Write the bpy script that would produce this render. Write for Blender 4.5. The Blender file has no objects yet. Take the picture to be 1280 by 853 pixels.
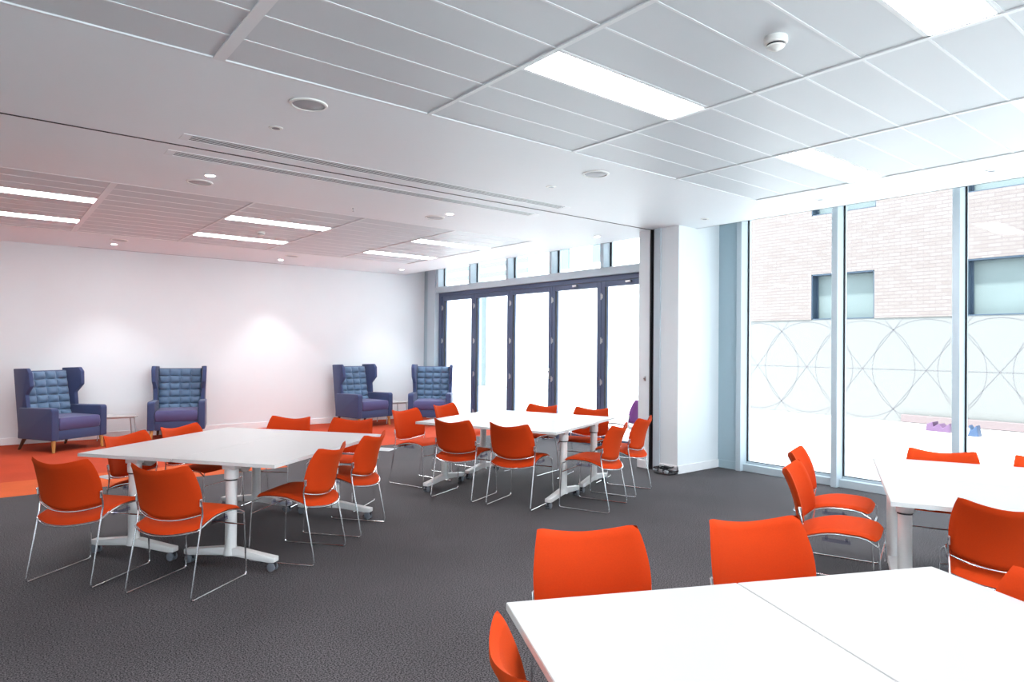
import bpy, bmesh, math, random
from mathutils import Vector, Matrix
random.seed(7)
PI = math.pi
scene = bpy.context.scene
COL = scene.collection

# ------------------------------------------------------------------ materials
def new_mat(name):
    m = bpy.data.materials.new(name); m.use_nodes = True
    nt = m.node_tree; nt.nodes.clear()
    out = nt.nodes.new('ShaderNodeOutputMaterial')
    return m, nt, out

def principled(name, col, rough=0.5, metal=0.0, noise=0.0, nscale=40.0, bump=0.0, bscale=300.0,
               sheen=0.0, spec=0.5, coat=0.0, bdist=0.002):
    m, nt, out = new_mat(name)
    p = nt.nodes.new('ShaderNodeBsdfPrincipled')
    p.inputs['Base Color'].default_value = (*col, 1)
    p.inputs['Roughness'].default_value = rough
    p.inputs['Metallic'].default_value = metal
    p.inputs['Specular IOR Level'].default_value = spec
    p.inputs['Sheen Weight'].default_value = sheen
    p.inputs['Coat Weight'].default_value = coat
    if 'orange' in name: p.inputs['Sheen Tint'].default_value = (1, .45, .1, 1)
    tc = nt.nodes.new('ShaderNodeTexCoord')
    if noise > 0:
        n = nt.nodes.new('ShaderNodeTexNoise'); n.inputs['Scale'].default_value = nscale
        n.inputs['Detail'].default_value = 3
        nt.links.new(tc.outputs['Object'], n.inputs['Vector'])
        mix = nt.nodes.new('ShaderNodeMix'); mix.data_type = 'RGBA'
        mix.inputs[6].default_value = tuple(c*(1-noise) for c in col) + (1,)
        mix.inputs[7].default_value = tuple(min(1, c*(1+noise)) for c in col) + (1,)
        nt.links.new(n.outputs['Fac'], mix.inputs[0]); nt.links.new(mix.outputs[2], p.inputs['Base Color'])
    if bump > 0:
        n2 = nt.nodes.new('ShaderNodeTexNoise'); n2.inputs['Scale'].default_value = bscale
        n2.inputs['Detail'].default_value = 2
        nt.links.new(tc.outputs['Object'], n2.inputs['Vector'])
        b = nt.nodes.new('ShaderNodeBump'); b.inputs['Strength'].default_value = bump
        b.inputs['Distance'].default_value = bdist
        nt.links.new(n2.outputs['Fac'], b.inputs['Height']); nt.links.new(b.outputs['Normal'], p.inputs['Normal'])
    nt.links.new(p.outputs[0], out.inputs[0])
    return m

def emission(name, col, strength):
    m, nt, out = new_mat(name)
    e = nt.nodes.new('ShaderNodeEmission'); e.inputs[0].default_value = (*col, 1); e.inputs[1].default_value = strength
    nt.links.new(e.outputs[0], out.inputs[0]); return m

def glass(name, tint, refl=0.06):
    m, nt, out = new_mat(name)
    t = nt.nodes.new('ShaderNodeBsdfTransparent'); t.inputs[0].default_value = (*tint, 1)
    g = nt.nodes.new('ShaderNodeBsdfGlossy'); g.inputs['Roughness'].default_value = 0.02
    mx = nt.nodes.new('ShaderNodeMixShader')
    lw = nt.nodes.new('ShaderNodeLayerWeight'); lw.inputs['Blend'].default_value = .5
    pw = nt.nodes.new('ShaderNodeMath'); pw.operation = 'POWER'; pw.inputs[1].default_value = 5
    ma = nt.nodes.new('ShaderNodeMath'); ma.operation = 'MULTIPLY_ADD'; ma.inputs[1].default_value = .7; ma.inputs[2].default_value = .008
    nt.links.new(lw.outputs['Facing'], pw.inputs[0]); nt.links.new(pw.outputs[0], ma.inputs[0]); nt.links.new(ma.outputs[0], mx.inputs[0])
    nt.links.new(t.outputs[0], mx.inputs[1]); nt.links.new(g.outputs[0], mx.inputs[2]); nt.links.new(mx.outputs[0], out.inputs[0])
    return m

def carpet_mat():
    # one speckled carpet; coloured by position: grey field, orange field with a paler front band
    m, nt, out = new_mat('carpet')
    N = nt.nodes; L = nt.links
    tc = N.new('ShaderNodeTexCoord')
    sx = N.new('ShaderNodeSeparateXYZ'); L.new(tc.outputs['Object'], sx.inputs[0])
    def step(sock, edge):
        a = N.new('ShaderNodeMath'); a.operation = 'GREATER_THAN'; L.new(sock, a.inputs[0]); a.inputs[1].default_value = edge
        return a.outputs[0]
    def mth(op, a, b):
        q = N.new('ShaderNodeMath'); q.operation = op
        for i, v in enumerate((a, b)):
            if isinstance(v, (int, float)): q.inputs[i].default_value = v
            else: L.new(v, q.inputs[i])
        return q.outputs[0]
    def mix(f, a, b):
        q = N.new('ShaderNodeMix'); q.data_type = 'RGBA'; L.new(f, q.inputs[0])
        for i, v in ((6, a), (7, b)):
            if isinstance(v, tuple): q.inputs[i].default_value = (*v, 1)
            else: L.new(v, q.inputs[i])
        return q.outputs[2]
    jog = mth('MULTIPLY', step(sx.outputs[0], 3.0), 0.92)
    edge = mth('ADD', jog, 8.15)
    orange = mth('GREATER_THAN', sx.outputs[1], edge)
    inner = step(sx.outputs[1], 9.02)
    n1 = N.new('ShaderNodeTexNoise'); n1.inputs['Scale'].default_value = 135; n1.inputs['Detail'].default_value = 2
    L.new(tc.outputs['Object'], n1.inputs['Vector'])
    cr = N.new('ShaderNodeValToRGB'); cr.color_ramp.elements[0].position = 0.38; cr.color_ramp.elements[1].position = 0.62
    cr.color_ramp.elements[0].color = (0.008, 0.007, 0.009, 1); cr.color_ramp.elements[1].color = (0.135, 0.122, 0.130, 1)
    L.new(n1.outputs['Fac'], cr.inputs[0])
    n3 = N.new('ShaderNodeTexNoise'); n3.inputs['Scale'].default_value = 1.3; n3.inputs['Detail'].default_value = 4
    L.new(tc.outputs['Object'], n3.inputs['Vector'])
    wear = N.new('ShaderNodeMapRange'); wear.inputs['From Min'].default_value = .3; wear.inputs['From Max'].default_value = .7
    wear.inputs['To Min'].default_value = .88; wear.inputs['To Max'].default_value = 1.1
    L.new(n3.outputs['Fac'], wear.inputs['Value'])
    cr2 = N.new('ShaderNodeValToRGB'); cr2.color_ramp.elements[0].position = 0.3; cr2.color_ramp.elements[1].position = 0.7
    cr2.color_ramp.elements[0].color = (0.50, 0.080, 0.020, 1); cr2.color_ramp.elements[1].color = (0.64, 0.125, 0.034, 1)
    cr3 = N.new('ShaderNodeValToRGB'); cr3.color_ramp.elements[0].position = 0.3; cr3.color_ramp.elements[1].position = 0.7
    cr3.color_ramp.elements[0].color = (0.40, 0.040, 0.015, 1); cr3.color_ramp.elements[1].color = (0.52, 0.066, 0.020, 1)
    L.new(n1.outputs['Fac'], cr2.inputs[0]); L.new(n1.outputs['Fac'], cr3.inputs[0])
    oc = mix(inner, cr2.outputs[0], cr3.outputs[0])
    c = mix(orange, cr.outputs[0], oc)
    vm = N.new('ShaderNodeVectorMath'); vm.operation = 'SCALE'; L.new(c, vm.inputs[0]); L.new(wear.outputs[0], vm.inputs['Scale'])
    p = N.new('ShaderNodeBsdfPrincipled'); p.inputs['Roughness'].default_value = 0.9
    p.inputs['Specular IOR Level'].default_value = 0.25
    L.new(vm.outputs[0], p.inputs['Base Color'])
    b = N.new('ShaderNodeBump'); b.inputs['Strength'].default_value = 0.25; b.inputs['Distance'].default_value = 0.0015
    L.new(n1.outputs['Fac'], b.inputs['Height']); L.new(b.outputs[0], p.inputs['Normal'])
    L.new(p.outputs[0], out.inputs[0])
    return m

def brick_mat():
    m, nt, out = new_mat('brick'); N = nt.nodes; L = nt.links
    tc = N.new('ShaderNodeTexCoord'); sx = N.new('ShaderNodeSeparateXYZ'); L.new(tc.outputs['Object'], sx.inputs[0])
    cb = N.new('ShaderNodeCombineXYZ'); L.new(sx.outputs[1], cb.inputs[0]); L.new(sx.outputs[2], cb.inputs[1])
    br = N.new('ShaderNodeTexBrick'); br.inputs['Scale'].default_value = 1.0
    br.inputs['Color1'].default_value = (.121, .099, .093, 1); br.inputs['Color2'].default_value = (.138, .119, .113, 1)
    br.inputs['Mortar'].default_value = (.096, .075, .075, 1)
    br.inputs['Mortar Size'].default_value = .007; br.inputs['Brick Width'].default_value = .225; br.inputs['Row Height'].default_value = .075
    L.new(cb.outputs[0], br.inputs['Vector'])
    p = N.new('ShaderNodeBsdfPrincipled'); p.inputs['Roughness'].default_value = .9
    L.new(br.outputs['Color'], p.inputs['Base Color']); L.new(p.outputs[0], out.inputs[0]); return m

def perforated_mat():
    m, nt, out = new_mat('perforated_metal'); N = nt.nodes; L = nt.links
    tc = N.new('ShaderNodeTexCoord')
    v = N.new('ShaderNodeTexVoronoi'); v.inputs['Scale'].default_value = 150; v.inputs['Randomness'].default_value = 0
    L.new(tc.outputs['Object'], v.inputs['Vector'])
    r = N.new('ShaderNodeValToRGB'); r.color_ramp.elements[0].position = .22; r.color_ramp.elements[1].position = .30
    r.color_ramp.elements[0].color = (.42, .44, .455, 1); r.color_ramp.elements[1].color = (.62, .645, .665, 1)
    L.new(v.outputs['Distance'], r.inputs[0])
    p = N.new('ShaderNodeBsdfPrincipled'); p.inputs['Roughness'].default_value = .5
    p.inputs['Specular IOR Level'].default_value = .6
    L.new(r.outputs[0], p.inputs['Base Color']); L.new(p.outputs[0], out.inputs[0]); return m

M = dict(
    wall=principled('painted_wall', (.78, .81, .83), .75, noise=.015, nscale=3, bump=.05, bscale=200),
    soffit=principled('soffit_paint', (.83, .855, .875), .55, noise=.012, nscale=2),
    tile=perforated_mat(),
    gridbar=principled('ceiling_grid', (.76, .77, .78), .4, noise=.01),
    skirting=principled('skirting_paint', (.86, .85, .86), .4, noise=.01),
    carpet=carpet_mat(),
    laminate=principled('white_laminate', (.485, .475, .47), .35, noise=.008, nscale=5, coat=.1),
    edge=principled('table_edging', (.66, .65, .645), .5, noise=.02),
    cream=principled('powder_coat_white', (.74, .72, .71), .38, noise=.01),
    pale=principled('cast_grey', (.52, .46, .44), .42, noise=.02),
    chrome=principled('chrome', (.86, .86, .87), .2, metal=1.0, noise=.02, nscale=10),
    rubber=principled('black_rubber', (.018, .018, .022), .5, noise=.1),
    castergrey=principled('caster_grey', (.16, .17, .20), .4, noise=.05),
    dark=principled('dark_bracket', (.05, .05, .055), .4, metal=.5, noise=.05),
    seat=principled('orange_red_fabric', (.53, .040, .004), .8, noise=.10, nscale=220, bump=.25, bscale=900, sheen=.08, bdist=.001, spec=.12),
    purple=principled('purple_fabric', (.33, .09, .36), .8, noise=.1, nscale=220, bump=.25, bscale=900, sheen=.2, spec=.3),
    bluebody=principled('blue_upholstery', (.040, .060, .150), .75, noise=.12, nscale=180, bump=.2, bscale=700, sheen=.2, spec=.3),
    bluetuft=principled('pale_blue_upholstery', (.105, .175, .28), .7, noise=.12, nscale=180, bump=.2, bscale=700, sheen=.2, spec=.35),
    blueseat=principled('violet_blue_upholstery', (.072, .070, .185), .7, noise=.12, nscale=180, bump=.2, bscale=700, sheen=.2, spec=.35),
    oak=principled('oak', (.50, .24, .06), .45, noise=.25, nscale=18),
    walnut=principled('dark_wood', (.09, .035, .015), .45, noise=.25, nscale=18),
    bifold=principled('blue_grey_aluminium', (.085, .115, .20), .4, metal=.2, noise=.03),
    alu=principled('silver_grey_aluminium', (.50, .57, .62), .45, metal=.1, noise=.02),
    alupanel=principled('grey_blue_panel', (.36, .47, .53), .5, noise=.02),
    gasket=principled('black_gasket', (.008, .008, .012), .6, noise=.1),
    glass=glass('window_glass', (.93, .97, .98)),
    glass2=glass('far_glass', (.75, .93, .94)),
    plastic=principled('white_plastic', (.80, .79, .76), .4, noise=.01),
    grille=principled('grey_grille', (.42, .42, .44), .5, noise=.03),
    clear=glass('clear_plastic', (.78, .78, .86)),
    steel=principled('brushed_steel', (.55, .55, .56), .35, metal=.8, noise=.05),
    lamp=emission('lamp_diffuser', (.97, .985, 1.0), 13.0),
    spot=emission('downlight_lamp', (1.0, .95, .92), 30.0),
    brick=brick_mat(),
    paving=principled('white_paving', (.72, .72, .72), .8, noise=.03, nscale=2),
    frost=principled('frosted_film', (.117, .115, .111), .5, noise=.01, nscale=1),
    filmline=principled('film_line', (.082, .075, .086), .6, noise=.05),
    render=principled('white_facade', (.80, .80, .80), .8, noise=.02, nscale=1),
    reveal=principled('blue_reveal', (.022, .038, .062), .4, noise=.03),
    aqua=principled('aqua_glazing', (.095, .118, .118), .4, noise=.12, nscale=1.5),
    aquaband=principled('pale_aqua_band', (.085, .112, .118), .4, noise=.03),
    pink=principled('pink_kerb', (.115, .086, .088), .8, noise=.08),
    cobalt=principled('blue_plastic', (.02, .042, .09), .4, noise=.05),
    mauve=principled('mauve_plastic', (.08, .038, .085), .4, noise=.05),
    cablewhite=principled('grey_plug', (.35, .36, .38), .35, noise=.05),
)

# ------------------------------------------------------------------ mesh helpers
def add_box(bm, lo, hi, bevel=0.0, segs=2):
    lo = Vector(lo); hi = Vector(hi)
    r = bmesh.ops.create_cube(bm, size=1.0)
    vs = r['verts']
    for v in vs:
        v.co = Vector(((lo[i]+hi[i])/2 + v.co[i]*(hi[i]-lo[i]) for i in range(3)))
    if bevel > 0:
        es = list({e for v in vs for e in v.link_edges})
        bmesh.ops.bevel(bm, geom=es, offset=bevel, segments=segs, profile=.5, affect='EDGES')

def add_prism(bm, pts, axis, a, b, bevel=0.0, segs=2):
    """polygon pts (2-D) extruded along axis from a to b; the 2-D axes are the remaining ones in order"""
    def mk(p, t):
        q = [p[0], p[1]]; q.insert(axis, t); return q
    v1 = [bm.verts.new(mk(p, a)) for p in pts]; v2 = [bm.verts.new(mk(p, b)) for p in pts]
    fs = [bm.faces.new(v1), bm.faces.new(v2[::-1])]
    n = len(pts)
    for i in range(n):
        fs.append(bm.faces.new((v1[i], v2[i], v2[(i+1) % n], v1[(i+1) % n])))
    bmesh.ops.recalc_face_normals(bm, faces=fs)
    if bevel > 0:
        es = list({e for f in fs for e in f.edges})
        bmesh.ops.bevel(bm, geom=es, offset=bevel, segments=segs, profile=.5, affect='EDGES')

def fillet(pts, rad, n=4):
    pts = [Vector(p) for p in pts]; out = [pts[0]]
    for i in range(1, len(pts)-1):
        a, b, c = pts[i-1], pts[i], pts[i+1]
        r = min(rad, (a-b).length*.45, (c-b).length*.45)
        p, q = b+(a-b).normalized()*r, b+(c-b).normalized()*r
        for k in range(n+1):
            t = k/n; out.append(p*(1-t)**2 + b*2*t*(1-t) + q*t*t)
    out.append(pts[-1]); return out

def add_tube(bm, pts, r, segs=8, closed=False):
    pts = [Vector(p) for p in pts]; n = len(pts); rings = []
    prev = None
    for i in range(n):
        if closed: d = pts[(i+1) % n]-pts[i-1]
        else: d = pts[min(i+1, n-1)]-pts[max(i-1, 0)]
        d.normalize()
        if prev is None:
            up = Vector((0, 0, 1)) if abs(d.z) < .9 else Vector((1, 0, 0))
            s = d.cross(up).normalized()
        else:
            s = (prev - d*prev.dot(d)).normalized()
        prev = s; t = d.cross(s)
        rr = r[i] if isinstance(r, (list, tuple)) else r
        rings.append([bm.verts.new(pts[i] + (s*math.cos(2*PI*k/segs) + t*math.sin(2*PI*k/segs))*rr) for k in range(segs)])
    m = n if closed else n-1
    for i in range(m):
        A, B = rings[i], rings[(i+1) % n]
        for k in range(segs):
            bm.faces.new((A[k], A[(k+1) % segs], B[(k+1) % segs], B[k]))
    if not closed:
        bm.faces.new(rings[0][::-1]); bm.faces.new(rings[-1])

def add_lathe(bm, prof, c=(0, 0, 0), segs=28, axis=2):
    """prof: list of (radius, height)"""
    rings = []
    for r, z in prof:
        ring = []
        for k in range(segs):
            a = 2*PI*k/segs; p = [math.cos(a)*r, math.sin(a)*r]; p.insert(axis, z)
            ring.append(bm.verts.new(Vector(p)+Vector(c)))
        rings.append(ring)
    fs = []
    for A, B in zip(rings, rings[1:]):
        for k in range(segs):
            fs.append(bm.faces.new((A[k], A[(k+1) % segs], B[(k+1) % segs], B[k])))
    fs.append(bm.faces.new(rings[0][::-1])); fs.append(bm.faces.new(rings[-1]))
    bmesh.ops.recalc_face_normals(bm, faces=fs)

def pillow(bm, nu, nv, mid, nrm, th, edge=.12):
    """closed cushion: mid(u,v) centre surface, nrm(u,v) thickness direction, rounded rim"""
    top, bot = [], []
    for j in range(nv+1):
        tr, br = [], []
        for i in range(nu+1):
            u, v = i/nu, j/nv
            d = min(u, 1-u, v, 1-v)/edge
            h = th/2*math.sqrt(max(0, 1-(1-min(1, d))**2))
            c = Vector(mid(u, v)); n = Vector(nrm(u, v)).normalized()
            if i in (0, nu) or j in (0, nv):
                w = bm.verts.new(c); tr.append(w); br.append(w)
            else:
                tr.append(bm.verts.new(c+n*h)); br.append(bm.verts.new(c-n*h))
        top.append(tr); bot.append(br)
    for j in range(nv):
        for i in range(nu):
            bm.faces.new((top[j][i], top[j][i+1], top[j+1][i+1], top[j+1][i]))
            f = (bot[j][i], bot[j+1][i], bot[j+1][i+1], bot[j][i+1])
            if len(set(f)) >= 3:
                try: bm.faces.new(f)
                except ValueError: pass

def obj(name, bm, mat, parent=None, smooth=False, loc=None, rotz=None, sharp=35):
    me = bpy.data.meshes.new(name)
    bm.normal_update()
    if smooth:
        for f in bm.faces: f.smooth = True
        lim = math.radians(sharp)
        for e in bm.edges:
            if len(e.link_faces) == 2 and e.calc_face_angle(0) > lim: e.smooth = False
    bm.to_mesh(me); bm.free()
    mats = mat if isinstance(mat, list) else [mat]
    for m in mats: me.materials.append(m)
    o = bpy.data.objects.new(name, me); COL.objects.link(o)
    if parent: o.parent = parent
    if loc is not None: o.location = loc
    if rotz is not None: o.rotation_euler = (0, 0, rotz)
    return o

def B(): return bmesh.new()

def thing(name, label, cat, loc=(0, 0, 0), rotz=0, group=None):
    o = bpy.data.objects.new(name, None); COL.objects.link(o)
    o.location = loc; o.rotation_euler = (0, 0, rotz); o.empty_display_size = .1
    o['label'] = label; o['category'] = cat
    if group: o['group'] = group
    return o

def tag(o, label, cat, group=None):
    o['label'] = label; o['category'] = cat
    if group: o['group'] = group
    return o

def struct(name, bm, mat, smooth=False):
    o = obj(name, bm, mat, smooth=smooth); o['kind'] = 'structure'; return o

def sempty(name):
    o = bpy.data.objects.new(name, None); COL.objects.link(o); o['kind'] = 'structure'; return o

def dup(root, loc, rotz, label=None, group=None, swap=None):
    r = root.copy(); COL.objects.link(r); r.location = loc; r.rotation_euler = (0, 0, rotz)
    if label: r['label'] = label
    if group: r['group'] = group
    for ch in list(root.children):
        c = ch.copy(); COL.objects.link(c); c.parent = r
        for g in list(ch.children):
            d = g.copy(); COL.objects.link(d); d.parent = c
    return r

# ------------------------------------------------------------------ room shell
ZC = 3.0          # soffit height
XG = 7.51         # glass line
XE = 6.92         # soffit edge before the blind pocket
YW = 12.25        # far wall
XL, YB = -4.0, -3.0
FX = [-.32-1.267, -.32, .95, 2.22, 3.49, 4.75, 6.02]   # ceiling grid bars
F1 = (-1.587, YB+.6, 6.02, 3.64)      # x0,y0,x1,y1 tile field near
F2 = (-1.587, 7.09, 6.02, 10.55)
ROW = .302

bm = B(); add_box(bm, (XL-.2, YB-.2, -.12), (XG+.02, YW+.2, 0)); struct('floor', bm, M['carpet'])
bm = B(); add_box(bm, (XL-.2, YW, 0), (XG+.2, YW+.2, 3.4)); struct('wall_back', bm, M['wall'])
bm = B(); add_box(bm, (XL-.2, YB-.2, 0), (XL, YW, 3.4)); struct('wall_left', bm, M['wall'])
bm = B()
add_box(bm, (XL, YB-.2, 0), (XG+.2, YB, .3)); add_box(bm, (XL, YB-.2, 2.85), (XG+.2, YB, 3.4))
for i in range(6): add_box(bm, (XL+i*2.25-.0, YB-.2, .3), (XL+i*2.25+.26, YB, 2.85))
struct('wall_front', bm, M['wall'])  # openings cut for the added windows behind the camera
# soffit slabs around the two tile fields
bm = B()
for lo, hi in (((XL, YB), (F1[0], YW)), ((F1[0], YB), (XE, F1[1])), ((F1[0], F1[3]), (XE, F2[1])),
               ((F1[0], F2[3]), (XE, YW)), ((F1[2], F1[1]), (XE, F1[3])), ((F2[2], F2[1]), (XE, F2[3]))):
    add_box(bm, (lo[0], lo[1], ZC), (hi[0], hi[1], ZC+.12))
add_box(bm, (XE-.02, YB, ZC), (XE, YW, ZC+.32))
add_box(bm, (XE, YB, 3.32), (XG+.2, YW, 3.42))
struct('ceiling', bm, M['soffit'])
# perforated tiles, set a few millimetres above the soffit face
light_cells = []
def field(F, top_down, rows, lights):
    bm = B()
    for i in range(len(FX)-1):
        x0, x1 = FX[i], FX[i+1]
        for k in range(rows):
            if top_down: y1 = F[3]-k*ROW; y0 = max(F[1], y1-ROW)
            else: y0 = F[1]+k*ROW; y1 = min(F[3], y0+ROW)
            if y1-y0 < .03: continue
            if (i, k) in lights:
                light_cells.append((x0, y0, x1, y1)); continue
            add_box(bm, (x0+.012, y0+.004, ZC+.004), (x1-.012, y1-.004, ZC+.03), .003, 1)
    add_box(bm, (F[0], F[1], ZC+.09), (F[2], F[3], ZC+.11))
    struct('ceiling', bm, M['tile'])
    bm = B()
    for i, x in enumerate(FX):
        w = .03 if i in (2,) else .014
        if i in (0, len(FX)-1): w = .008
        add_box(bm, (x-w, F[1], ZC-.004), (x+w, F[3], ZC+.05))
    for k in range(rows+1):
        y = F[3]-k*ROW if top_down else F[1]+k*ROW
        if F[1] <= y <= F[3]: add_box(bm, (F[0], y-.006, ZC+.001), (F[2], y+.006, ZC+.03))
    add_box(bm, (F[0], F[1]-.012, ZC-.003), (F[2]+.012, F[1]+.004, ZC+.02))
    add_box(bm, (F[0], F[3]-.004, ZC-.003), (F[2]+.012, F[3]+.012, ZC+.02))
    add_box(bm, (F[2]-.004, F[1], ZC-.003), (F[2]+.012, F[3], ZC+.02))
    return bm
NR1 = int((F1[3]-F1[1])/ROW)+1
g1 = field(F1, True, NR1, {(1, 3), (3, 3), (3, 8), (5, 3), (5, 8), (1, 8)})
struct('trim_1', g1, M['gridbar'])
g2 = field(F2, False, 12, {(1, 3), (1, 8), (3, 3), (3, 8), (5, 3), (5, 8)})
struct('trim_2', g2, M['gridbar'])
# partition track in the soffit and cornice shadow slot
bm = B(); add_box(bm, (XL, 5.402, ZC-.003), (6.55, 5.422, ZC+.01)); struct('trim_3', bm, M['gasket'])
bm = B(); add_box(bm, (1.16, YW-.075, ZC-.003), (4.75, YW-.045, ZC+.01)); struct('trim_4', bm, M['grille'])
# skirting
bm = B(); add_box(bm, (XL, YW-.018, 0), (XG, YW, .105), .003, 1); struct('baseboard_back', bm, M['skirting'])

# pier between the two glazed walls
PX, PY0, PY1 = 6.56, 4.985, 5.335
bm = B(); add_box(bm, (PX, PY0, 0), (XG-.02, PY1, 3.32)); struct('wall_pier', bm, M['wall'])
bm = B(); add_box(bm, (PX-.016, PY0-.016, 0), (XG-.05, PY0, .10), .003, 1)
add_box(bm, (PX-.016, PY0-.016, 0), (PX, PY1-.09, .10), .003, 1); struct('baseboard_pier', bm, M['skirting'])
bm = B(); add_box(bm, (PX-.02, PY1-.09, 0), (PX, PY1+.01, ZC), .003, 1); struct('trim_5', bm, M['alu'])
bm = B(); add_box(bm, (PX+.04, PY1+.0, 0), (XG-.04, PY1+.09, 3.32))
add_box(bm, (PX-.012, PY1+.012, 0), (PX+.05, PY1+.03, ZC)); add_box(bm, (PX-.012, PY1+.055, 0), (PX+.05, PY1+.075, ZC))
struct('trim_6', bm, M['gasket'])
bm = B(); add_box(bm, (PX, PY1+.09, 0), (XG-.06, 5.60, 3.32)); struct('wall_stub', bm, M['wall'])
bm = B(); add_box(bm, (PX-.014, PY1+.09, 0), (PX, 5.60, .10), .003, 1); struct('baseboard_stub', bm, M['skirting'])
# small key latch on the stub
bm = B(); add_box(bm, (PX-.012, 5.475, 1.10), (PX, 5.505, 1.16), .004)
add_lathe(bm, [(.006, 0), (.006, .02)], (PX-.028, 5.49, 1.13), 12, 0)
tag(obj('key_switch', bm, M['steel'], smooth=True), 'small metal key switch on the narrow white wall beside the black partition slot', 'switch')

# ------------------------------------------------------------------ right-hand window wall
XF = 7.345
mull = [4.635, 3.454, 2.285, 1.115, -.055, -1.225, -2.395]
n = 0
for i in range(len(mull)-1):
    ya, yb = mull[i], mull[i+1]+.066     # pane runs from yb (near camera side) to ya
    n += 1
    w = sempty('window_%d' % n)
    bm = B()
    add_box(bm, (XF, mull[i], 0), (XG+.06, mull[i]+.066, 3.32), .003, 1)          # mullion
    add_box(bm, (XF+.06, yb-.002, 0), (XG+.06, ya+.002, .085), .003, 1)              # sill rail
    add_box(bm, (XG-.03, yb-.002, .085), (XG+.06, ya+.002, .11), .002, 1)
    add_box(bm, (XF+.06, yb-.002, 3.22), (XG+.06, ya+.002, 3.32))
    obj('frame', bm, M['alu'], w)
    bm = B(); add_box(bm, (XG-.008, yb, .11), (XG+.008, ya, 3.22)); obj('pane', bm, M['glass'], w)
    bm = B(); add_box(bm, (XG-.022, ya-.016, .11), (XG-.009, ya, 3.22))
    add_box(bm, (XG-.022, yb, .11), (XG-.009, ya-.016, .118)); obj('gasket', bm, M['gasket'], w)
bm = B(); add_box(bm, (XF, -2.395, 0), (XG+.06, -2.33, 3.32)); add_box(bm, (XF+.05, YB, 0), (XG+.06, -2.395, 3.32)); struct('trim_7', bm, M['alu'])
bm = B(); add_box(bm, (XF+.05, 4.70, 0), (XG+.06, PY0+.05, 3.32)); struct('trim_8', bm, M['alupanel'])
bm = B(); add_box(bm, (XF+.044, 4.70, 0), (XF+.05, PY0, .10)); struct('baseboard_right', bm, M['alupanel'])

# ------------------------------------------------------------------ bifold doors with transom lights
Y0D, LW = 11.64, 1.128
ZH = 2.535
bm = B()
add_box(bm, (XG-.06, 5.60, ZH), (XG+.06, Y0D+.10, 2.61), .004, 1)
add_box(bm, (XG-.075, 5.60, ZH+.07), (XG-.05, Y0D+.10, ZH+.082))
add_box(bm, (XG-.06, Y0D, 0), (XG+.06, Y0D+.10, ZH), .004, 1)
add_box(bm, (XG-.05, 5.60, 0), (XG+.06, Y0D, .03)); add_box(bm, (XG-.06, 5.60, 0), (XG+.06, Y0D-5*LW, ZH))
struct('trim_9', bm, M['bifold'])
bm = B(); add_box(bm, (XF+.02, 5.60, 2.61), (XG+.08, Y0D+.14, 2.73), .003, 1); struct('trim_10', bm, M['alu'])
bm = B(); add_box(bm, (XF, Y0D+.10, 0), (XG+.1, 12.02, 3.32)); struct('trim_11', bm, M['alu'])
bm = B(); add_box(bm, (XF+.06, 12.02, 0), (XG+.1, YW, 3.32)); struct('wall_return', bm, M['alupanel'])
for i in range(5):
    ya = Y0D-i*LW-.004; yb = Y0D-(i+1)*LW+.004
    d = sempty('door_%d' % (i+1))
    bm = B(); s = .088
    add_box(bm, (XG-.04, ya-s, .03), (XG+.03, ya, ZH-.004), .004, 1)
    add_box(bm, (XG-.04, yb, .03), (XG+.03, yb+s, ZH-.004), .004, 1)
    add_box(bm, (XG-.04, yb+s, ZH-.09), (XG+.03, ya-s, ZH-.004), .004, 1)
    add_box(bm, (XG-.04, yb+s, .03), (XG+.03, ya-s, .13), .004, 1)
    obj('leaf_frame', bm, M['bifold'], d)
    bm = B(); add_box(bm, (XG-.012, yb+s, .13), (XG+.006, ya-s, ZH-.09)); obj('pane', bm, M['glass'], d)
    bm = B(); add_box(bm, (XG-.046, ya-s-.002, .13), (XG-.013, ya-s+.008, ZH-.09)); obj('gasket', bm, M['gasket'], d)
    for z in (.25, .98, 1.62, 2.30):
        bm = B(); add_lathe(bm, [(.009, z-.05), (.009, z+.05)], (XG-.05, ya-.002, 0), 12); add_box(bm, (XG-.05, ya-.03, z-.03), (XG-.038, ya+.012*0, z+.03))
        obj('hinge', bm, M['steel'], d, smooth=True)
    if i == 2:
        bm = B(); add_box(bm, (XG-.06, yb+.03, .98), (XG-.038, yb+.06, 1.16), .003)
        add_tube(bm, fillet([(XG-.05, yb+.045, 1.10), (XG-.10, yb+.045, 1.10), (XG-.10, yb+.045, .99)], .02), .008)
        obj('handle', bm, M['steel'], d, smooth=True)
    if i in (3, 4):
        bm = B(); add_box(bm, (XG-.075, (ya+yb)/2-.05, ZH-.05), (XG-.04, (ya+yb)/2+.05, ZH-.02), .004); obj('track_clip', bm, M['steel'], d)
ty = [11.62, 10.46, 9.30, 8.14, 6.97, 5.80]
for i, y in enumerate(ty):
    yb = ty[i+1]+.07 if i < 5 else 5.60
    n += 1
    w = sempty('window_%d' % n)
    bm = B(); add_box(bm, (XF, y, 2.73), (XG+.06, y+.07, 3.32), .003, 1)
    add_box(bm, (XF+.08, yb, 3.24), (XG+.06, y, 3.32)); obj('frame', bm, M['alu'], w)
    bm = B(); add_box(bm, (XG-.008, yb, 2.73), (XG+.008, y, 3.24)); obj('pane', bm, M['glass'], w)
    bm = B(); add_box(bm, (XG-.022, y-.03, 2.73), (XG-.009, y, 3.24)); obj('gasket', bm, M['gasket'], w)

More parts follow.
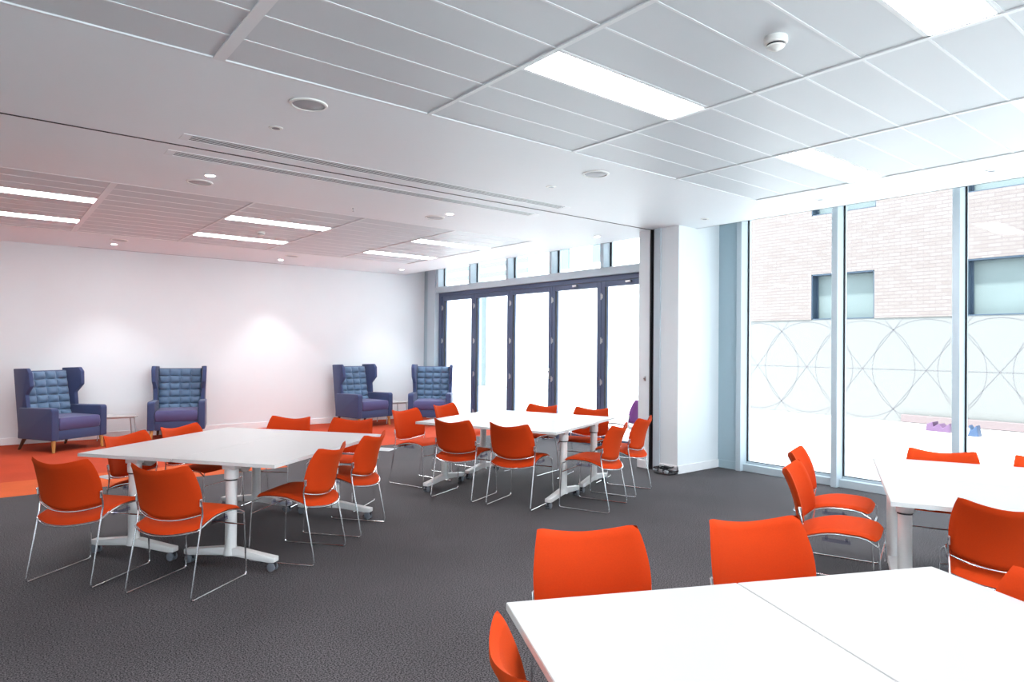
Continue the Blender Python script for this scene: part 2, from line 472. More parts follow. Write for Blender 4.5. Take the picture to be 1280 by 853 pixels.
# ------------------------------------------------------------------ outside
bm = B(); add_box(bm, (XG+.02, -16, -.12), (40, 34, -.01)); add_box(bm, (-20, -16, -.12), (XG+.02, YB-.2, -.01)); struct('paving', bm, M['paving'])  # second slab added outside the unseen windows behind the camera
for i in range(5):     # unseen windows added behind the camera to brighten the ceiling
    n += 1; w = sempty('window_%d' % n); x0, x1 = XL+i*2.25+.26, XL+(i+1)*2.25
    bm = B()
    for lo, hi in (((x0, .3), (x1, .36)), ((x0, 2.79), (x1, 2.85)), ((x0, .36), (x0+.06, 2.79)), ((x1-.06, .36), (x1, 2.79))):
        add_box(bm, (lo[0], YB-.14, lo[1]), (hi[0], YB-.06, hi[1]))
    obj('frame', bm, M['alu'], w)
    bm = B(); add_box(bm, (x0+.06, YB-.105, .36), (x1-.06, YB-.095, 2.79)); obj('pane', bm, M['glass'], w)
XO = 15.25
opp = thing('brick_building', 'pale brick building across the courtyard with a frosted glazed ground floor', 'building', (0, 0, 0))
YE = 10.6
def wins(): return [(6.37, 7.78, 2.21, 3.27), (3.2-.1, 4.63, 2.21, 3.33), (6.34, 7.78, 4.65, 5.75), (3.1, 4.63, 4.65, 5.75), (-.2, 1.4, 2.21, 3.33)]
bm = B()
ys = sorted({-16, YE} | {a for w in wins() for a in w[:2]})
ys = sorted(set(ys)); zs = [2.21, 3.27, 3.33, 4.65, 5.75, 9.0]
for a, b in zip(ys, ys[1:]):
    for z0, z1 in zip(zs, zs[1:]):
        cy, cz = (a+b)/2, (z0+z1)/2
        if any(w[0] < cy < w[1] and w[2] < cz < w[3] for w in wins()): continue
        add_box(bm, (XO, a, z0), (XO+.35, b, z1))
obj('brick_wall', bm, M['brick'], opp)
bm = B(); add_box(bm, (XO+.02, -16, 0), (XO+.12, YE, 2.21)); obj('frosted_screen', bm, M['frost'], opp)
bm = B(); add_box(bm, (XO-.06, -16, 0), (XO+.02, 5.8, .16), .01); obj('plinth', bm, M['pink'], opp)
# line pattern of the film: overlapping circles with six-armed stars
bm = B(); xl = XO+.016
def strip(p, q, w=.009):
    p = Vector(p); q = Vector(q); d = (q-p).normalized(); nn = Vector((-d.y, d.x))*w/2
    vs = [bm.verts.new((xl, a.x, a.y)) for a in (p+nn, q+nn, q-nn, p-nn)]
    bm.faces.new(vs)
def inside(p): return 0.0 <= p.y <= 2.2 and p.x < YE-.05
def line(p, q):
    N = 40; p = Vector(p); q = Vector(q)
    ts = [i/N for i in range(N+1) if inside(p.lerp(q, i/N))]
    if len(ts) > 1: strip(p.lerp(q, ts[0]), p.lerp(q, ts[-1]))
for i in range(-9, 9):
    c = Vector((4.08+1.27*i, 1.10))
    if c.x > YE-1.15: continue
    R = 1.06; K = 56
    for k in range(K):
        a, b = 2*PI*k/K, 2*PI*(k+1)/K
        strip(c+Vector((math.cos(a), math.sin(a)))*R, c+Vector((math.cos(b), math.sin(b)))*R)
    for t in (0, 53, 127):
        d = Vector((math.cos(math.radians(t)), math.sin(math.radians(t))))
        line(c-d*2.1, c+d*2.1) if t else line(c-d*.64, c+d*.64)
obj('line_pattern', bm, M['filmline'], opp)
for (a, b, z0, z1) in wins():
    bm = B()
    add_box(bm, (XO+.01, b-.02, z0), (XO+.33, b, z1)); add_box(bm, (XO+.01, a, z0), (XO+.33, a+.02, z1))
    add_box(bm, (XO+.01, a, z1-.03), (XO+.33, b, z1)); add_box(bm, (XO+.22, b-.06, z0), (XO+.26, b-.02, z1))
    add_box(bm, (XO+.01, a, z0), (XO+.33, b, z0+.02)); f = obj('window_surround', bm, M['reveal'], opp)
    bm = B(); add_box(bm, (XO+.23, a+.02, z0), (XO+.25, b-.05, z1-.03)); obj('glazing', bm, M['aqua'], f)
wing = thing('white_building', 'white building with pale aqua bands beyond the folding doors', 'building')
bm = B(); add_box(bm, (XO-.1, YE+.03, 0), (XO+.4, 33, 9)); obj('white_wall', bm, M['render'], wing)  # plain white wall, no brick on this stretch
for z0, z1 in ((4.15, 4.33), (4.52, 4.70), (4.95, 5.10)):
    bm = B(); add_box(bm, (XO-.14, 18.0 if z0 < 4.9 else 14, z0), (XO-.1, 32, z1)); obj('facade_band', bm, M['aquaband'], wing)
bm = B(); add_box(bm, (XO-.16, 15.9, 4.1), (XO-.1, 16.3, 5.4)); obj('window_frame', bm, M['aquaband'], wing)
bm = B(); add_box(bm, (XO-.16, 14.4, 4.2), (XO-.1, 14.8, 5.4)); obj('window_frame', bm, M['aquaband'], wing)
bm = B(); add_box(bm, (XO-.3, 20.5, 0), (XO-.1, 20.9, 4.0)); obj('downpipe', bm, M['aquaband'], wing)

# two small low things standing by the frosted screen
bm = B()
add_prism(bm, [(4.50, 0), (4.92, 0), (4.90, .13), (4.80, .18), (4.78, .09), (4.70, .15), (4.62, .08), (4.52, .17)], 0, 14.0, 14.3, .01)
tag(obj('purple_block', bm, M['mauve'], loc=(0, 0, -.01)), 'low purple notched block on the white paving left of the blue one', 'block')
bm = B()
add_prism(bm, [(3.98, 0), (4.16, 0), (4.12, .12), (4.14, .2), (4.08, .12), (4.02, .2), (4.0, .1)], 0, 13.75, 13.95, .01)
tag(obj('blue_block', bm, M['cobalt'], loc=(0, 0, -.01)), 'small blue notched block on the white paving beside the pink kerb', 'block')

# ------------------------------------------------------------------ stacking chair
def make_chair(name, label, fabric):
    t = thing(name, label, 'chair')
    # seat
    bm = B()
    def smid(u, v):
        x0 = 2*u-1
        w = .224-.012*v
        x = x0*w
        a = abs(x0)
        yr = -.185-.075*(1-a**2.2)
        yf = .238-.020*a**4
        y = yr+(yf-yr)*v
        z = .410+.056*math.sin(PI/2*min(1, v/.55))
        z += -.026*(1-v)**3*(1-a*a)
        z -= .022*max(0, (v-.72)/.28)**2
        return (x, y, z)
    pillow(bm, 22, 20, smid, lambda u, v: (0, -.15+.3*v, 1), .030, .10)
    obj('seat', bm, fabric, t, smooth=True, sharp=80)
    # back
    bm = B()
    def bmid(u, v):
        x0 = 2*u-1; a = abs(x0)
        zb = .462+.036*a**2.2; zt = .770+.041*a**1.8
        z = zb+(zt-zb)*v
        w = .226+.012*math.sin(PI*min(1, v*1.15))-.014*v**2
        if v < .12: w -= .010*(1-v/.12)**2
        x = x0*w
        y = -.152-.022*v-.077*v**2.2
        y -= .058*(1-a**1.9)
        cr_ = max(0, (a-.86)/.14)*max(0, (v-.86)/.14); z -= .010*cr_; x -= .006*cr_*(1 if x > 0 else -1)
        return (x, y, z)
    def bn(u, v):
        x0 = 2*u-1; return (-.45*x0, 1, .15+.35*v)
    pillow(bm, 22, 18, bmid, bn, .024, .07)
    obj('backrest', bm, fabric, t, smooth=True, sharp=80)
    R = .0056
    for s in (-1, 1):
        bm = B()
        pts = [(s*.237, -.180, .585), (s*.235, -.158, .50), (s*.231, -.166, .44), (s*.236, -.253, R), (s*.236, .255, R),
               (s*.226, .235, .42)]
        add_tube(bm, fillet(pts, .025, 5), R, 10)
        obj('side_frame', bm, M['chrome'], t, smooth=True)
    # seat rim tube: both sides and round the back, following the underside of the cushion
    bm = B()
    pts = [(-.226, .235, .418)]
    for k in range(0, 9):
        u, v = 0.0, 1-(k+1)/10
        p = smid(0.0, v); pts.append((p[0]+.0, p[1], p[2]-.010))
    for k in range(0, 13):
        p = smid(k/12, 0); pts.append((p[0]*1.0, p[1]-.004, p[2]-.010))
    for k in range(0, 9):
        p = smid(1.0, (k+1)/10); pts.append((p[0], p[1], p[2]-.010))
    pts.append((.226, .235, .418))
    add_tube(bm, pts, R*.95, 8); obj('seat_rim', bm, M['chrome'], t, smooth=True)
    bm = B()
    pts = []
    for k in range(0, 17):
        p = bmid(k/16, 0); pts.append((p[0]*1.035, p[1]-.008, p[2]-.006))
    add_tube(bm, pts, R*.95, 8); obj('back_rail', bm, M['chrome'], t, smooth=True)
    bm = B(); add_tube(bm, [(-.232, .238, .335), (.232, .238, .335)], R*.9, 8); obj('cross_bar', bm, M['chrome'], t, smooth=True)
    for s in (-1, 1):
        bm = B(); x = s*.212
        add_box(bm, (x-.004, -.055, .405), (x+.004, .095, .427), .002, 1)
        add_box(bm, (x-.008, -.040, .418), (x+.008, -.025, .440), .002, 1); add_box(bm, (x-.008, .065, .418), (x+.008, .080, .440), .002, 1)
        obj('linking_bracket', bm, M['clear'], t)
        bm = B(); add_box(bm, (s*.233-.0045, -.182, .545), (s*.233+.0045, -.164, .59), .003, 1); obj('hinge_clip', bm, M['steel'], t)
    return t

CH = {"A": [0.585, 5.152, 40.5], "B": [1.041, 4.543, 36.4], "G": [1.825, 4.725, 129.4], "H": [2.385, 5.161, 128.8],
"K": [3.857, 5.567, 23.6], "L": [4.105, 4.974, 23.2], "O": [4.609, 4.473, 112.0], "P": [5.314, 4.76, 111.0],
"I": [3.845, 6.402, -73.5], "J": [4.587, 6.725, -70.7], "M": [5.256, 6.158, 195.9], "N": [5.484, 5.485, 203.9],
"C": [1.063, 5.871, -53.3], "D": [1.518, 6.192, -56.9], "E": [2.253, 6.397, 222.1], "F": [2.68, 5.915, 220.0],
"Q": [4.051, 1.898, -71.5], "R": [4.673, 2.203, -71.4], "S": [5.204, 1.704, 202.5], "T": [5.443, 1.116, 203.0],
"U": [4.054, 1.083, 24.0], "V": [1.776, 1.654, 241.3], "W": [2.458, 1.333, 243.0], "X": [1.247, 1.141, -25.0],
"Y": [2.392, 0.604, 155.0]}
LB = {
"A": ('orange-red chair seen from behind, leftmost of all the chairs', 1),
"B": ('orange-red chair seen from behind, nearest the camera at the left-hand table', 1),
"C": ('orange-red chair under the left-hand table, in front of the leftmost small side table', 1),
"D": ('orange-red chair under the left-hand table, in front of the second armchair from left', 1),
"E": ('orange-red chair beyond the left-hand table, left one of the far-side pair', 1),
"F": ('orange-red chair beyond the left-hand table, in front of the third armchair from left', 1),
"G": ('orange-red chair right of the left-hand table, nearer of the two', 1),
"H": ('orange-red chair right of the left-hand table, farther of the two', 1),
"I": ('orange-red chair at the left end of the middle table, its whole near side in view', 2),
"J": ('orange-red chair behind the left corner of the middle table, in front of the rightmost armchair', 2),
"K": ('red chair seen from behind at the middle table, left of two', 2),
"L": ('red chair seen from behind at the middle table, right of two', 2),
"M": ('orange-red chair on the window side of the middle table, left of the two there', 2),
"N": ('orange-red chair on the window side of the middle table, right of the two there', 2),
"O": ('orange-red chair right of the middle table, nearer of the two', 2),
"P": ('orange-red chair at the right end of the middle table, closest to the black partition slot', 2),
"Q": ('orange-red chair in side view left of the right-hand table, nearer of two', 3),
"R": ('orange-red chair in side view left of the right-hand table, farther of two', 3),
"S": ('orange-red chair on the window side of the right-hand table, in front of the window mullion', 3),
"T": ('orange-red chair on the window side of the right-hand table, cut by the right picture edge', 3),
"U": ('deep red chair seen from behind on the near side of the right-hand table', 3),
"V": ('bright orange chair beyond the foreground table, left of the two on its far side', 4),
"W": ('bright orange chair beyond the foreground table, right of the two on its far side', 4),
"X": ('bright orange chair left of the foreground table, cut by the lower picture edge', 4),
"Y": ('orange-red chair right of the foreground table, only a top corner showing', 4),
}
GR = {1: 'chairs around the left-hand table', 2: 'chairs around the middle table', 3: 'chairs around the right-hand table', 4: 'chairs around the foreground table'}
proto = make_chair('stacking_chair', '', M['seat'])
first = True
for k, (x, y, a) in CH.items():
    rz = math.radians(a-90); lab, g = LB[k]
    if first:
        o = proto; o.location = (x, y, 0); o.rotation_euler = (0, 0, rz); o['label'] = lab; o['group'] = GR[g]; first = False
    else:
        dup(proto, (x, y, 0), rz, lab, GR[g])
pc = make_chair('stacking_chair', 'purple chair half hidden behind the white pier by the folding doors', M['purple'])
pc.location = (7.10, 6.33, 0)
for ch in pc.children:
    if ch.name.startswith('seat') and 'rim' not in ch.name:
        ch.data = ch.data.copy(); ch.data.materials[0] = M['plastic']; ch['label'] = 'white seat'  # white colour stands in for overexposure on this seat
pc.rotation_euler = (0, 0, math.radians(111-90))

# ------------------------------------------------------------------ flip-top tables: each is 1.6 x 0.8, long axis local x
def caster(parent, x, y):
    bm = B()
    for s in (-1, 1):
        add_lathe(bm, [(.006, s*.008), (.024, s*.008), (.029, s*.012), (.029, s*.022), (.022, s*.026), (.006, s*.026)], (x, y, .030), 18, 0)
    c = obj('caster_wheel', bm, M['castergrey'], parent, smooth=True)
    bm = B(); add_lathe(bm, [(.012, .03), (.020, .045), (.020, .070), (.010, .075)], (x, y, 0), 14)
    add_box(bm, (x-.008, y-.030, .030), (x+.008, y+.026, .064), .005)
    add_box(bm, (x-.018, y+.026, .028), (x+.018, y+.042, .038), .003)
    obj('caster_fork', bm, M['rubber'], c, smooth=True)

def make_table(label):
    t = thing('folding_table', label, 'table')
    bm = B(); add_box(bm, (-.7995, -.3975, .7075), (.7995, .3975, .730), .0015, 1)
    obj('tabletop', bm, M['laminate'], t)
    bm = B()
    for lo, hi in (((-.80, -.398), (.80, -.3970)), ((-.80, .3970), (.80, .398)), ((-.80, -.398), (-.7985, .398)), ((.7985, -.398), (.80, .398))):
        add_box(bm, (lo[0], lo[1], .7068), (hi[0], hi[1], .7275))
    obj('edging', bm, M['edge'], t)
    for s in (-1, 1):
        X = s*.70
        # cast arched foot
        bm = B(); pr = []; N = 10
        top = [(-.355, .098), (-.30, .103), (-.06, .135), (.06, .135), (.30, .103), (.355, .098)]
        bot = [(.355, .064), (.31, .060), (.06, .080), (-.06, .080), (-.31, .060), (-.355, .064)]
        add_prism(bm, top+bot, 0, X-.030, X+.030, .006, 2)
        ft = obj('foot', bm, M['cream'], t, smooth=True)
        for q in (-1, 1): caster(ft, X, q*.325)
        bm = B(); add_lathe(bm, [(.047, .085), (.043, .12), (.0375, .15), (.0365, .60)], (X, 0, 0), 28)
        obj('leg', bm, M['cream'], t, smooth=True)
        bm = B(); add_lathe(bm, [(.030, .590), (.040, .590), (.040, .598), (.030, .598)], (X, 0, 0), 24); obj('ring', bm, M['dark'], t, smooth=True)
        bm = B(); add_lathe(bm, [(.036, .598), (.046, .602), (.047, .655), (.040, .668)], (X, 0, 0), 28)
        add_box(bm, (X-.035, -.05, .664), (X+.035, .05, .706), .005)
        obj('collar', bm, M['cream'], t, smooth=True)
        # half-round hinge casting beside the collar
        bm = B(); pts = [(X-s*.045, .700)] + [(X-s*.045-s*.075+s*.075*math.cos(a), .700-.075*math.sin(a)) for a in [PI*k/10 for k in range(1, 10)]] + [(X-s*.195, .700)]
        add_prism(bm, pts, 1, -.030, .030, .004, 1)
        obj('hinge_casting', bm, M['pale'], t, smooth=True)
    bm = B(); add_box(bm, (-.52, -.022, .664), (.52, .022, .7065), .004, 1); obj('under_rail', bm, M['dark'], t)
    return t

t1 = make_table('')
TB = [  # centre of the pair, angle of the long axis, labels
    ((1.67, 5.472), 36.87, 'x', ('white-topped table half on the camera side of the left-hand pair', 'white-topped table half on the wall side of the left-hand pair'), 'pair pushed together on the left'),
    ((4.574, 5.560), 22.66+90, 'x', ('white-topped table half at the right of the middle pair', 'white-topped table half at the left of the middle pair'), 'pair pushed together in the middle'),
    ((4.771, 1.087), 25.74+90, 'x', ('white-topped table half at the far side of the right-hand pair, nearer the glass', 'white-topped table half at the near side of the right-hand pair, behind the foreground table'), 'pair pushed together on the right'),
    ((1.66, .546), -25.045+90, 'x', ('white-topped table half at the right of the foreground pair', 'white-topped table half at the left of the foreground pair'), 'pair pushed together in the foreground')]
first = True
for (cx, cy), ang, _, labs, grp in TB:
    a = math.radians(ang)
    for q, lab in zip((-1, 1), labs):
        x = cx+q*.4*(-math.sin(a)); y = cy+q*.4*math.cos(a)
        if first:
            t1.location = (x, y, 0); t1.rotation_euler = (0, 0, a); t1['label'] = lab; t1['group'] = 'white folding tables'; first = False
        else:
            r = t1.copy(); COL.objects.link(r); r.location = (x, y, 0); r.rotation_euler = (0, 0, a); r['label'] = lab; r['group'] = 'white folding tables'
            for ch in list(t1.children):
                c = ch.copy(); COL.objects.link(c); c.parent = r
                for g in list(ch.children):
                    d = g.copy(); COL.objects.link(d); d.parent = c
                    for h in list(g.children):
                        e = h.copy(); COL.objects.link(e); e.parent = d

# ------------------------------------------------------------------ wing armchair (front = +y)
def make_armchair():
    t = thing('wing_armchair', '', 'armchair')
    # outer back shell
    bm = B()
    add_prism(bm, [(-.36, .17), (-.28, .17), (-.40, 1.105), (-.475, 1.105)], 0, -.335, .335, .012)
    obj('back_shell', bm, M['bluebody'], t, smooth=True)
    # wings
    for s in (-1, 1):
        bm = B()
        prof = [(-.345, .17), (-.16, .17), (-.175, .60), (-.205, .78), (-.085, .90), (-.105, 1.09), (-.16, 1.152), (-.478, 1.14)]
        add_prism(bm, prof, 0, s*.315, s*.375, .012)
        if True:
            for v in bm.verts:      # wings flare outward at head height
                if v.co.z > .7: v.co.x += s*.03*min(1, (v.co.z-.7)/.3)*max(0, min(1, (v.co.y+.45)/.3))
        obj('wing', bm, M['bluebody'], t, smooth=True)
        bm = B()
        pr = [(-.32, .17), (.385, .17), (.385, .575), (.375, .600), (.35, .615), (-.30, .60)]
        add_prism(bm, pr, 0, s*.302, s*.405, .016, 3)
        obj('arm', bm, M['bluebody'], t, smooth=True)
        # legs
        bm = B(); add_tube(bm, [(s*.345, .335, .17), (s*.355, .355, 0)], [.028, .017], 14); obj('front_leg', bm, M['oak'], t, smooth=True)
        bm = B(); add_tube(bm, [(s*.31, -.30, .18), (s*.33, -.40, 0)], [.028, .016], 14); obj('rear_leg', bm, M['walnut'], t, smooth=True)
    bm = B(); add_box(bm, (-.303, -.30, .17), (.303, .375, .305), .012); obj('base_rail', bm, M['bluebody'], t, smooth=True)
    bm = B()
    def sm(u, v):
        return ((2*u-1)*.301, -.25+.642*v, .388+.008*math.sin(PI*u)*math.sin(PI*v))
    pillow(bm, 56, 56, sm, lambda u, v: (0, 0, 1), .170, .035)
    obj('seat_cushion', bm, M['blueseat'], t, smooth=True, sharp=80)
    # tufted back: 4 x 6 pads with buttons
    bm = B(); NU, NV = 40, 66
    grid = []
    for j in range(NV+1):
        row = []
        for i in range(NU+1):
            u, v = i/NU, j/NV
            b = (abs(math.sin(PI*u*4))*abs(math.sin(PI*v*6)))**.5
            x = (2*u-1)*.316; z = .42+.675*v
            y = -.225-.142*v+.050*b-.02
            row.append(bm.verts.new((x, y, z)))
        grid.append(row)
    for j in range(NV):
        for i in range(NU):
            bm.faces.new((grid[j][i], grid[j][i+1], grid[j+1][i+1], grid[j+1][i]))
    # close the cushion behind
    bk = []
    for j in (0, NV):
        bk.append([bm.verts.new((v.co.x, v.co.y-.09, v.co.z)) for v in grid[j]])
    for (a, b) in ((grid[0], bk[0]), (grid[NV], bk[1])):
        for i in range(NU): bm.faces.new((a[i], b[i], b[i+1], a[i+1]))
    for i in range(NU): bm.faces.new((bk[0][i], bk[1][i], bk[1][i+1], bk[0][i+1]))
    for i in (0, NU):
        bm.faces.new([grid[j][i] for j in range(NV+1)]+[bk[1][i], bk[0][i]])
    bmesh.ops.recalc_face_normals(bm, faces=bm.faces[:])
    bc = obj('back_cushion', bm, M['bluetuft'], t, smooth=True, sharp=89)
    return t

ac = make_armchair()
AL = [((.93, 11.47), -60, 'blue wing armchair with tufted back, leftmost in the photo, turned to the right'),
      ((2.50, 11.68), -106, 'blue wing armchair with tufted back, second from the left, facing the camera'),
      ((5.70, 11.62), -79, 'blue wing armchair with tufted back turned right, third from the left'),
      ((6.84, 11.02), -127, 'pale-lit blue wing armchair beside the folding doors in the far corner')]
for i, ((x, y), a, lab) in enumerate(AL):
    if i == 0:
        ac.location = (x, y, 0); ac.rotation_euler = (0, 0, math.radians(a-90)); ac['label'] = lab; ac['group'] = 'wing armchairs along the far wall'
    else:
        dup(ac, (x, y, 0), math.radians(a-90), lab, 'wing armchairs along the far wall')

# side tables
def make_side():
    t = thing('side_table', 'small white-topped side table on thin metal legs between the two left armchairs', 'side table', (1.66, 11.78, 0), 0, 'small side tables')
    bm = B(); add_box(bm, (-.25, -.22, .385), (.25, .22, .403), .004, 1); obj('tabletop', bm, M['laminate'], t)
    for s in (-1, 1):
        bm = B(); add_tube(bm, fillet([(s*.235, -.20, 0), (s*.205, -.18, .375), (s*.205, .18, .375), (s*.235, .20, 0)], .03, 5), .008, 10)
        obj('leg_frame', bm, M['steel'], t, smooth=True)
    bm = B(); add_box(bm, (-.205, -.01, .367), (.205, .01, .385)); add_tube(bm, [(-.205, .17, .375), (.205, .17, .375)], .007, 8); add_tube(bm, [(-.205, -.17, .375), (.205, -.17, .375)], .007, 8)
    obj('support_rail', bm, M['steel'], t, smooth=True)
    return t
st = make_side()
dup(st, (6.40, 11.75, 0), math.radians(0), 'small white-topped side table on thin metal legs between the two right armchairs', 'small side tables')

# ------------------------------------------------------------------ floor boxes
for (x, y, a), lab in (((1.20, 8.72, 20), 'grey metal floor box lid on the orange carpet band at the left'),
                       ((4.62, 8.70, 35), 'grey metal floor box lid on grey carpet by the orange edge behind the middle table')):
    t = thing('floor_box', lab, 'floor box', (x, y, 0), math.radians(a), 'floor boxes')
    bm = B(); add_box(bm, (-.13, -.13, 0), (.13, .13, .005), .002, 1); obj('surround', bm, M['steel'], t)
    bm = B(); add_box(bm, (-.105, -.105, .005), (.105, .105, .008), .001, 1); obj('lid', bm, M['grille'], t)

# ------------------------------------------------------------------ cable heap at the pier
t = thing('cable_heap', 'tangled heap of black cables with pale plugs on the carpet against the pier', 'cables', (6.475, 5.10, 0))
rng = random.Random(3)
bm = B()
for k in range(9):
    cx, cy = rng.uniform(-.02, .03), rng.uniform(-.08, .08); r1, r2 = rng.uniform(.03, .05), rng.uniform(.05, .10)
    z = .008+k*.0085; ph = rng.uniform(0, 6)
    pts = [(cx+r1*math.cos(a+ph), cy+r2*math.sin(a+ph*.3), z+.006*math.sin(3*a+ph)) for a in [2*PI*i/28 for i in range(28)]]
    add_tube(bm, pts, .0085, 8, closed=True)
obj('cable_coil', bm, M['rubber'], t, smooth=True)
bm = B(); add_tube(bm, fillet([(-.05, -.12, .01), (-.09, -.05, .01), (-.085, .04, .01), (-.05, .12, .01)], .05, 6), .009, 8); obj('loose_cable', bm, M['rubber'], t, smooth=True)
for x, y, z in ((-.055, .015, .035), (-.05, -.055, .03), (.0, .05, .085)):
    bm = B(); add_box(bm, (x-.018, y-.026, z-.018), (x+.018, y+.026, z+.018), .008, 3); obj('plug', bm, M['cablewhite'], t, smooth=True)

# ------------------------------------------------------------------ ceiling fittings
cells = light_cells
cl = {(-.32, 0): 'left', (2.22, 0): 'mid', (4.75, 0): 'right'}
def lamp_label(x0, y0):
    if y0 < 6:
        if x0 < 0: return 'flush ceiling light panel outside the frame at the near left'
        if x0 < 3: return 'large flush ceiling light panel above the room centre, longest in view' if y0 > 2 else 'flush ceiling light panel cut by the top picture edge at the right'
        return 'flush ceiling light panel nearest the tall right-hand windows' if y0 > 2 else 'flush ceiling light panel beyond the right picture edge'
    far = y0 > 9
    side = 'cut by the left picture edge' if x0 < 0 else ('near the round smoke detector' if x0 < 3 else 'closest to the folding doors')
    return 'slim ceiling light strip %s, %s of two' % (side, 'the farther' if far else 'the nearer')
for (x0, y0, x1, y1) in cells:
    t = thing('ceiling_light', lamp_label(x0, y0), 'ceiling light', ((x0+x1)/2, (y0+y1)/2, ZC), 0, 'ceiling light panels')
    hx, hy = (x1-x0)/2-.014, (y1-y0)/2-.005
    bm = B()
    for lo, hi in (((-hx, -hy), (hx, -hy+.012)), ((-hx, hy-.012), (hx, hy)), ((-hx, -hy), (-hx+.012, hy)), ((hx-.012, -hy), (hx, hy))):
        add_box(bm, (lo[0], lo[1], .0), (hi[0], hi[1], .04))
    obj('frame', bm, M['gridbar'], t)
    bm = B(); add_box(bm, (-hx+.012, -hy+.012, .012), (hx-.012, hy-.012, .022)); obj('diffuser', bm, M['lamp'], t)
    bm = B(); add_box(bm, (hx-.10, -.045, .002), (hx-.092, .055, .012)); obj('catch', bm, M['grille'], t)

def disc(name, label, cat, x, y, prof, mats, group, segs=28):
    t = thing(name, label, cat, (x, y, ZC), 0, group)
    for nm, p, m in prof:
        bm = B(); add_lathe(bm, p, (0, 0, 0), segs); obj(nm, bm, M[m], t, smooth=True)
    return t
SP = [((1.56, 3.97), 'round ceiling speaker nearest the camera, left of the long air slots'),
      ((4.08, 3.97), 'round ceiling speaker on the near soffit at the right end of the long air slots'),
      ((1.55, 6.53), 'round ceiling speaker beyond the left end of the air slots'),
      ((4.07, 6.52), 'round ceiling speaker beyond the right end of the air slots'),
      ((1.54, 10.97), 'round ceiling speaker by the far wall above the two left armchairs'),
      ((4.05, 10.96), 'round ceiling speaker by the far wall toward the third armchair')]
for (x, y), lab in SP:
    disc('ceiling_speaker', lab, 'speaker', x, y, [('rim', [(.115, 0), (.112, -.008), (.098, -.010), (.098, 0)], 'plastic'),
         ('grille', [(.097, -.001), (.090, -.005), (.02, -.006), (.001, -.006)], 'grille')], None, 'ceiling speakers')
DL = [((1.56, 6.21), 'lit round downlight beside the speaker beyond the left end of the air slots'),
      ((4.09, 6.24), 'lit round downlight beside the speaker beyond the right end of the air slots'),
      ((6.43, 6.22), 'lit round downlight close to the folding doors and the pier'),
      ((1.55, 11.50), 'lit round downlight near the far wall above the left armchairs'),
      ((4.09, 11.60), 'lit round downlight near the far wall above the third armchair'),
      ((6.40, 11.45), 'lit round downlight in the far corner above the rightmost armchair')]
for (x, y), lab in DL:
    disc('downlight', lab, 'downlight', x, y, [('rim', [(.052, 0), (.050, -.004), (.040, -.005), (.040, 0)], 'plastic'),
         ('lamp', [(.040, -.001), (.038, -.003), (.001, -.003)], 'spot')], None, 'lit downlights')
    ld = bpy.data.lights.new('downlight_beam', 'SPOT'); ld.energy = 38 if y > 11 else 34
    ld.spot_size = math.radians(78); ld.spot_blend = .7; ld.shadow_soft_size = .035; ld.color = (.97, .98, 1)
    lo = bpy.data.objects.new('downlight_beam', ld); COL.objects.link(lo); lo.location = (x, y, ZC-.012)
OFF = [((1.56, 4.55), 'small unlit recessed downlight beside the nearest ceiling speaker'),
       ((4.10, 4.56), 'small unlit recessed downlight between the air slots and the right-hand near speaker'),
       ((6.46, 4.55), 'small unlit recessed downlight above the white pier'),
       ((6.46, 3.21), 'small unlit recessed downlight above the first tall window'),
       ((6.47, 1.79), 'small unlit recessed downlight at the right, above the second mullion')]
for (x, y), lab in OFF:
    disc('recessed_downlight', lab, 'downlight', x, y, [('rim', [(.048, 0), (.046, -.005), (.028, -.006), (.028, 0)], 'plastic'),
         ('aperture', [(.028, -.001), (.027, -.004), (.001, -.0045)], 'castergrey')], None, 'unlit downlights')
for (x, y), lab in (((2.94, 1.68), 'white smoke detector on the ceiling tiles at the upper right'), ((2.87, 8.9), 'white smoke detector between the two light strips above the back wall')):
    disc('smoke_detector', lab, 'smoke detector', x, y, [
        ('base', [(.052, .006), (.054, -.004), (.054, -.022), (.048, -.030)], 'plastic'),
        ('vent', [(.040, -.028), (.040, -.040)], 'gasket'),
        ('cap', [(.042, -.038), (.040, -.044), (.026, -.052), (.014, -.060), (.001, -.062)], 'plastic')], None, 'smoke detectors')
# one small ceiling sensor near the spot bracket of the slots
bm = B(); add_lathe(bm, [(.010, ZC), (.010, ZC-.01), (.004, ZC-.014), (.004, ZC-.035), (.012, ZC-.037), (.002, ZC-.040)], (3.13, 6.67, 0), 14)
tag(obj('ceiling_sensor', bm, M['grille'], smooth=True), 'tiny grey fitting hanging from the soffit between the two middle speakers', 'ceiling fitting')
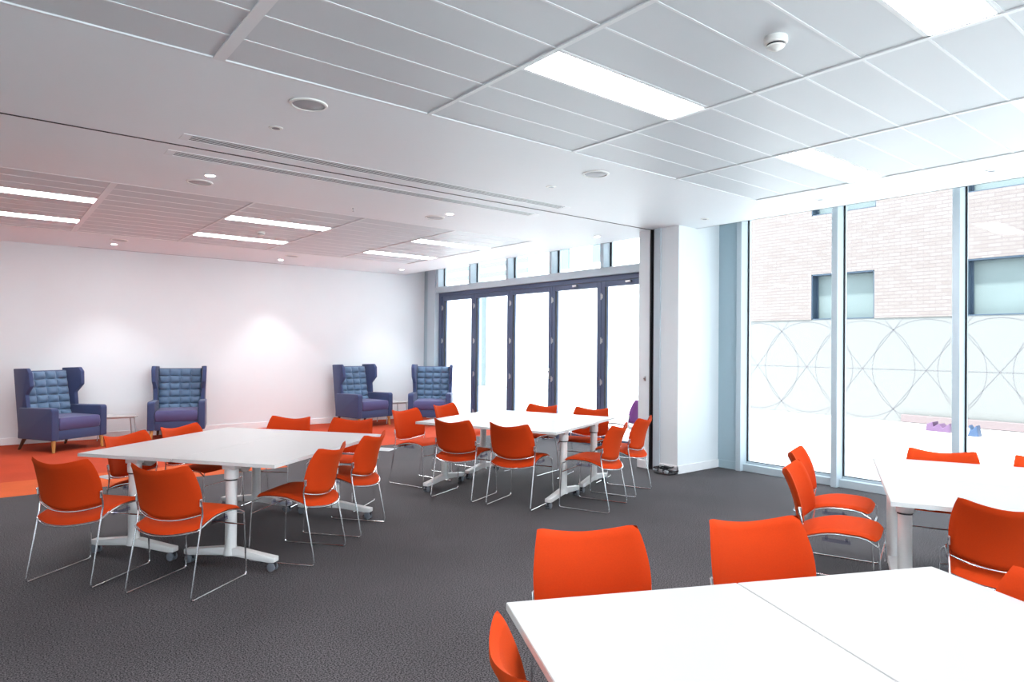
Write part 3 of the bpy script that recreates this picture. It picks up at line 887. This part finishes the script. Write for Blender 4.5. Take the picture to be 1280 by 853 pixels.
# linear air slots
for (y0, y1), lab in (((5.10, 5.235), 'long linear air slot diffuser on the camera side of the black track'),
                      ((5.60, 5.735), 'long linear air slot diffuser on the far side of the black track')):
    t = thing('slot_diffuser', lab, 'air vent', (0, 0, ZC), 0, 'linear air diffusers')
    bm = B()
    add_box(bm, (1.10, y0-.012, -.004), (4.85, y0, .004)); add_box(bm, (1.10, y1, -.004), (4.85, y1+.012, .004))
    add_box(bm, (1.10, y0, -.004), (1.16, y1, .004)); add_box(bm, (4.80, y0, -.004), (4.85, y1, .004))
    obj('frame', bm, M['gridbar'], t)
    bm = B(); add_box(bm, (1.16, y0, -.0015), (4.80, y1, 0)); obj('slot', bm, M['gasket'], t)
    bm = B(); nb = 4; w = (y1-y0)/nb
    for k in range(nb): add_box(bm, (1.16, y0+k*w+.021, -.003), (4.80, y0+(k+1)*w-.002, -.0015))
    obj('blade', bm, M['gridbar'], t)

# ------------------------------------------------------------------ light
world = bpy.data.worlds.new('World'); scene.world = world; world.use_nodes = True
nt = world.node_tree; nt.nodes.clear()
bg = nt.nodes.new('ShaderNodeBackground'); bg.inputs[0].default_value = (.84, .93, 1.0, 1); bg.inputs[1].default_value = 2.6
sun = bpy.data.lights.new('sun', 'SUN'); sun.energy = 7.5; sun.angle = math.radians(4); sun.color = (1, .97, .93)  # sun added so light bounced off the paving brightens the ceiling
so = bpy.data.objects.new('sun', sun); COL.objects.link(so)
so.rotation_euler = Vector((.42, -.12, -.9)).to_track_quat('-Z', 'Y').to_euler()
wo = nt.nodes.new('ShaderNodeOutputWorld'); nt.links.new(bg.outputs[0], wo.inputs[0])

# ------------------------------------------------------------------ camera (fitted to the photograph: 23.3 mm lens on 36 mm)
yaw, pitch, roll = 8.95155795e-01, 8.03921988e-03, 9.06635221e-03
f = Vector((math.cos(yaw)*math.cos(pitch), math.sin(yaw)*math.cos(pitch), math.sin(pitch)))
r = f.cross(Vector((0, 0, 1))).normalized(); u = r.cross(f)
r2 = r*math.cos(roll)+u*math.sin(roll); u2 = -r*math.sin(roll)+u*math.cos(roll)
cam = bpy.data.cameras.new('camera'); co = bpy.data.objects.new('camera', cam); COL.objects.link(co)
mat = Matrix((r2, u2, -f)).transposed().to_4x4(); mat.translation = Vector((0, 0, 1.52))
co.matrix_world = mat
cam.sensor_width = 36; cam.lens = 829.4/1280*36; cam.clip_start = .05
scene.camera = co

vs = scene.view_settings
vs.view_transform = 'Standard'; vs.look = 'None'; vs.gamma = 1; vs.use_curve_mapping = False; vs.exposure = 1.42
scene.cycles.use_denoising = True
scene.cycles.max_bounces = 8; scene.cycles.diffuse_bounces = 5; scene.cycles.glossy_bounces = 4
scene.cycles.transparent_max_bounces = 12; scene.cycles.sample_clamp_indirect = 8
scene.cycles.caustics_reflective = False; scene.cycles.caustics_refractive = False
